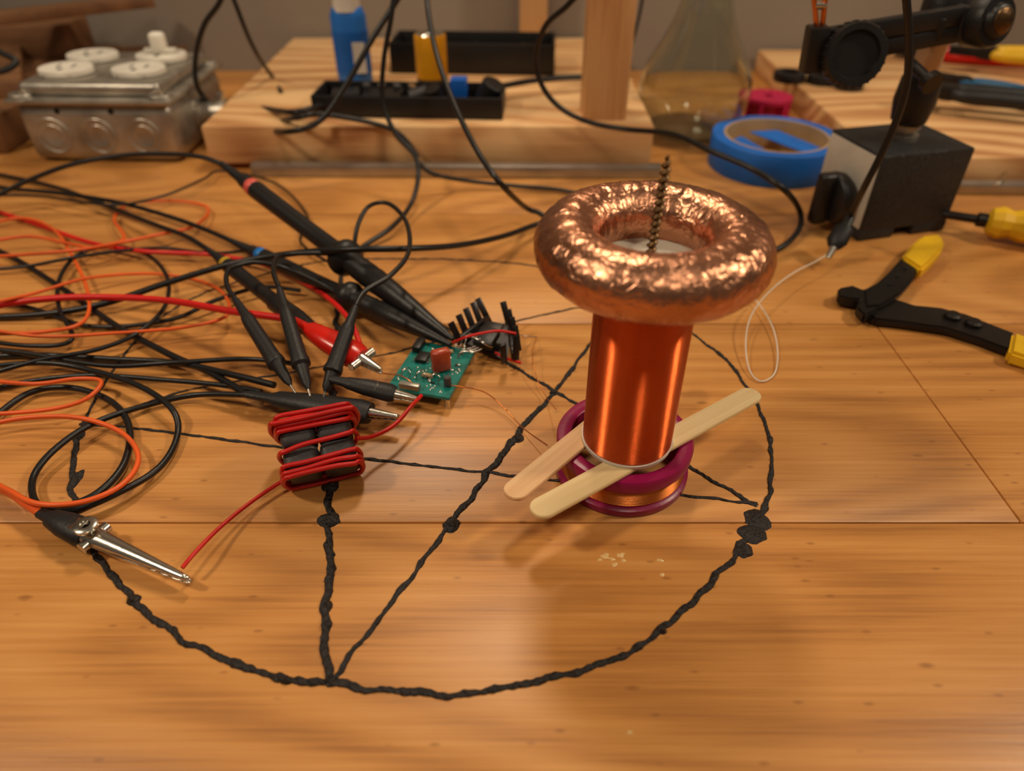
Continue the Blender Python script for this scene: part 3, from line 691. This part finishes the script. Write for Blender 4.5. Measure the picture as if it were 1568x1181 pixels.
# ---------------- magnetic base with clamp ----------------
parts=[]; mx,my,ma=.2495,.456,math.radians(14.5)
MM=Matrix.Translation((mx,my,0))@Matrix.Rotation(ma,4,'Z')
def MP(x,y,z): return MM@Vector((x,y,z))
parts.append(box('magnet_body',(.066,.054,.050),MP(0,0,.031),'cast',ma,.0018))
parts.append(box('foot_left',(.026,.054,.007),MP(-.020,0,.0037),'cast',ma,.001))
parts.append(box('foot_right',(.026,.054,.007),MP(.020,0,.0037),'cast',ma,.001))
parts.append(box('side_label',(.0008,.050,.046),MP(-.0333,0,.031),'label',ma,.0003))
axl=MM.to_3x3()@Vector((-1,0,0))
parts.append(lathe('switch_knob',[(0,.012),(.004,.0155),(.008,.0165),(.011,.0155),(.012,.014)],MP(-.0335,-.004,.022),axl,'plastic',40))
parts.append(box('knob_grip',(.012,.009,.034),MP(-.050,-.004,.022),'plastic',ma,.003,seg=3))
zc=.056
parts.append(lathe('thread_nut',[(0,.009),(.003,.009),(.0032,.005),(.006,.005),(.0062,.0085),(.009,.0085),(.0092,.005),(.012,.005)],MP(0,0,zc),(0,0,1),'steel',24))
parts.append(lathe('collar',[(0,.006),(.001,.0105),(.013,.0125),(.026,.0115),(.030,.0095)],MP(0,0,zc+.010),(0,0,1),'plastic',32))
parts.append(lathe('rod',[(0,.0078),(.14,.0078)],MP(0,0,zc+.036),(0,0,1),'rod',28))
ya=.432
parts.append(bar('arm_upper',P(1238,62,y=ya),P(1475,22,y=ya+.004),.007,.010,'plastic'))
parts.append(bar('arm_lower',P(1238,92,y=ya),P(1480,48,y=ya+.004),.007,.009,'plastic'))
parts.append(bar('end_block',P(1232,76,y=ya),P(1262,74,y=ya),.012,.024,'plastic'))
k=P(1306,84,y=ya-.008)
parts.append(lathe('clamp_knob',[(-.008,.012),(-.006,.0165),(.004,.0168),(.006,.0158),(.006,.0125),(.0035,.0118),(.0035,.001)],k,(-.05,-1,.25),'plastic',48))
for j in range(26):
    a=2*math.pi*j/26; s_,u_,z_=basis((-.05,-1,.25)); parts.append(bar('knurl',k+s_*.0168*math.cos(a)+u_*.0168*math.sin(a)-z_*.004,k+s_*.0168*math.cos(a)+u_*.0168*math.sin(a)+z_*.004,.0012,.0012,'plastic',bev=.0003))
j2=P(1505,32,y=ya+.004)
parts.append(lathe('swivel_knob',[(-.010,.010),(-.006,.0135),(.006,.0140),(.009,.0125),(.009,.009),(.012,.008),(.014,.004)],j2,(.35,-1,.2),'plastic',40))
parts.append(lathe('swivel_core',[(.009,.0075),(.0135,.0065),(.0155,.003)],j2,(.35,-1,.2),'brass',30))
parts.append(bar('yoke',P(1462,35,y=ya+.006),P(1500,33,y=ya+.006),.012,.018,'plastic'))
parts.append(lathe('cross_screw',[(0,.003),(.018,.003),(.018,.006),(.022,.006)],P(1392,95,y=ya-.003),(.2,-.6,-.2),'darkmetal',16))
parts.append(lathe('rod_clamp',[(-.012,.0115),(-.010,.013),(.012,.013),(.014,.0115)],MP(0,0,.126),(0,0,1),'plastic',30))
parts.append(bar('rod_link',MP(0,0,.126),P(1425,46,y=ya+.002),.012,.012,'plastic'))
parts.append(bar('brass_jaw_a',P(1243,-40,y=ya),P(1252,58,y=ya),.004,.0024,'wirecu',up=Vector((1,0,0))))
parts.append(bar('brass_jaw_b',P(1268,-40,y=ya),P(1257,58,y=ya),.004,.0024,'wirecu',up=Vector((1,0,0))))
parts.append(lathe('jaw_pivot',[(-.003,.0022),(.003,.0022)],P(1256,8,y=ya),(1,0,0),'nickel',14))
group('magnetic_base_clamp',parts)

A=P(1303,330,.026);B=P(1276,380,.012)
L=(B-A).length; ps=[]
ps.append(lathe('clip_boot',[(0,.0022),(L*.1,.003),(L*.35,.0036),(L*.4,.0058),(L*.8,.0062),(L*.95,.0042),(L,.003)],A,B-A,'rubber',24,1,.75))
ps.append(jaw(B-(B-A)*.05,B+(B-A).normalized()*.008,.0022,.001,.0015,.0008,1))
ps.append(tube('lead',PP([(1380,-200,None,.375),(1384,-60,None,.375),(1388,0,None,.375),(1392,60,None,.375),(1388,130,None,.375),(1370,190,None,.375),(1345,245,None,.375)])+[P(1322,290,y=.378),A],.0019,'black',10))
group('hanging_test_lead',ps)
cable('thin_white_wire',[(1272,386,.008),(1250,400,.010),(1215,418,.010),(1180,445,.010),(1152,480,.008),(1142,520,.005),(1147,565,.002),(1165,584,.001),(1187,570,.001),(1190,530,.002),(1178,490,.003),(1152,455,.003),(1120,440,.003)],.00035,'whitewire',.0004)

# ---------------- wire stripper ----------------
parts=[]
parts.append(prism_px('handle_upper',[(1322,442),(1343,432),(1362,415),(1384,390),(1412,398),(1400,425),(1380,448),(1350,468),(1325,470)],.004,.009,'darkmetal',.0012))
parts.append(prism_px('grip_upper',[(1382,392),(1398,372),(1412,360),(1438,358),(1447,366),(1444,380),(1428,398),(1412,412)],.003,.011,'yellow',.0016))
parts.append(prism_px('jaw',[(1284,440),(1305,436),(1320,442),(1340,440),(1350,455),(1342,476),(1324,482),(1312,470),(1316,458),(1298,456),(1284,452)],.002,.008,'darkmetal',.0010))
parts.append(prism_px('handle_lower',[(1322,474),(1345,456),(1375,458),(1400,466),(1440,470),(1480,480),(1520,496),(1556,510),(1548,536),(1500,518),(1450,502),(1420,498),(1380,492),(1340,488)],.0005,.0055,'darkmetal',.0012))
parts.append(prism_px('grip_lower',[(1552,507),(1600,524),(1640,545),(1630,568),(1590,552),(1546,538)],.0003,.008,'yellow',.0016))
for (u,v) in ((1340,462),(1458,487),(1490,498)):
    parts.append(lathe('rivet',[(0,.0042),(.002,.0042),(.003,.003)],P(u,v,.0055),(0,0,1),'darkmetal',20))
for k in range(4):
    parts.append(lathe('strip_notch',[(0,.0012),(.0006,.0012)],P(1362+k*12,436-k*12,.009),(0,0,1),'hole',10))
group('wire_stripper',parts)
A=P(1510,338,.012);B=P(1640,358,.012);D=B-A
L=D.length
parts=[lathe('handle',[(0,.004),(.002,.0085),(.008,.0105),(.014,.0085),(.02,.0105),(.05,.0115),(L,.0115),(L+.004,.008)],A,D,'yellow',12,ang=25),
 lathe('shank',[(-.026,.0012),(-.022,.0028),(-.006,.0028),(-.005,.0045),(.001,.0045)],A,D,'darkmetal',20)]
group('screwdriver',parts)
cable('steel_wire_hook',[(1508,288,.004),(1530,280,.010),(1540,262,.012),(1538,240,.012),(1548,230,.014),(1600,260,.008)],.0007,'nickel')

# ---------------- background cables ----------------
cable('power_cable',[(356,-200,None,.62),(352,-60,None,.60),(338,0,None,.60),(312,40,None,.60),(299,95,None,.60),(306,140,None,.60),(345,178,.012),(400,196,.018),(440,202,None,.52),(490,185,None,.52),(530,130,None,.53),(570,60,None,.54),(608,0,None,.55),(640,-60,None,.56),(660,-200,None,.57)],.0021,'black')
cable('power_cable',[(345,-200,None,.62),(350,-40,None,.62),(366,20,None,.62),(392,80,None,.64),(420,122,None,.68),(430,140,.036)],.0018,'black')
cable('power_cable',[(608,-200,None,.54),(606,-60,None,.53),(600,20,None,.52),(588,90,None,.515),(586,155,None,.51),(606,205,None,.50),(636,240,None,.49),(640,275,None,.48),(628,315,None,.46),(600,348,.006),(560,375,.003),(530,400,.002)],.0017,'black')
cable('power_cable',[(640,248,None,.50),(662,266,None,.50),(710,276,.008),(780,284,.004),(850,290,.003),(900,300,.003)],.0016,'black')
cable('power_cable',[(930,-200,None,.49),(910,-50,None,.50),(872,5,None,.51),(835,40,None,.52),(820,90,None,.53),(832,135,None,.53),(862,168,None,.53),(905,188,None,.53),(960,198,None,.52),(1030,206,None,.49),(1090,232,None,.46),(1150,258,None,.44),(1200,290,None,.42),(1224,322,.012),(1224,350,.006),(1204,374,.003),(1180,385,.002)],.0019,'black')
cable('power_cable',[(318,178,.024),(350,165,.030),(400,166,.032),(450,172,None,.55),(500,160,None,.57),(520,165,None,.58)],.0022,'black')
cable('power_cable',[(318,186,.022),(350,192,.012),(410,190,.022),(455,180,None,.535),(500,176,None,.54),(600,198,None,.542),(640,240,None,.53)],.0019,'black')
cable('power_cable',[(735,150,None,.60),(760,135,None,.61),(800,126,None,.62),(850,120,None,.63),(890,118,None,.64)],.0024,'black')
cable('power_cable',[(1000,-120,None,.70),(985,-10,None,.70),(975,40,None,.70),(960,90,None,.70),(945,130,.036)],.0014,'black')
cable('power_cable',[(-40,60,None,.60),(0,80,None,.60),(25,95,None,.60),(-5,110,None,.59),(-40,90,None,.59)],.0024,'black')

# ---------------- lights ----------------
def area(name,loc,target,size,power,col):
    l=bpy.data.lights.new(name,'AREA'); l.shape='DISK'; l.size=size; l.energy=power; l.color=col
    o=bpy.data.objects.new(name,l); bpy.context.scene.collection.objects.link(o); o.location=loc
    o.rotation_euler=(Vector(target)-Vector(loc)).to_track_quat('-Z','Y').to_euler(); return o
warm=(1,.82,.60)
area('lamp_ceiling_1',(-.72,.10,.90),(0,.25,0),.12,4.6,warm)
area('lamp_ceiling_2',(.92,.28,.85),(.05,.28,0),.14,5.4,warm)
area('lamp_ceiling_3',(.02,.66,.72),(-.02,.2,0),.12,2.3,warm)
area('lamp_ceiling_4',(.25,-.5,1.4),(.1,.3,0),.22,3.6,warm)
w=bpy.data.worlds.new('room_ambient'); bpy.context.scene.world=w; w.use_nodes=True
w.node_tree.nodes['Background'].inputs[0].default_value=(1,.80,.60,1); w.node_tree.nodes['Background'].inputs[1].default_value=.09
# ---------------- camera ----------------
cd=bpy.data.cameras.new('camera'); cam=bpy.data.objects.new('camera',cd); bpy.context.scene.collection.objects.link(cam)
cd.sensor_fit='HORIZONTAL'; cd.sensor_width=36; cd.lens=F/1568*36; cd.clip_start=.005
cam.location=(0,0,H); cam.rotation_euler=(math.pi/2-TH,0,0)
cd.dof.use_dof=True; cd.dof.focus_distance=.285; cd.dof.aperture_fstop=6.5
bpy.context.scene.camera=cam
vs=bpy.context.scene.view_settings; vs.view_transform='Standard'; vs.look='None'; vs.exposure=0
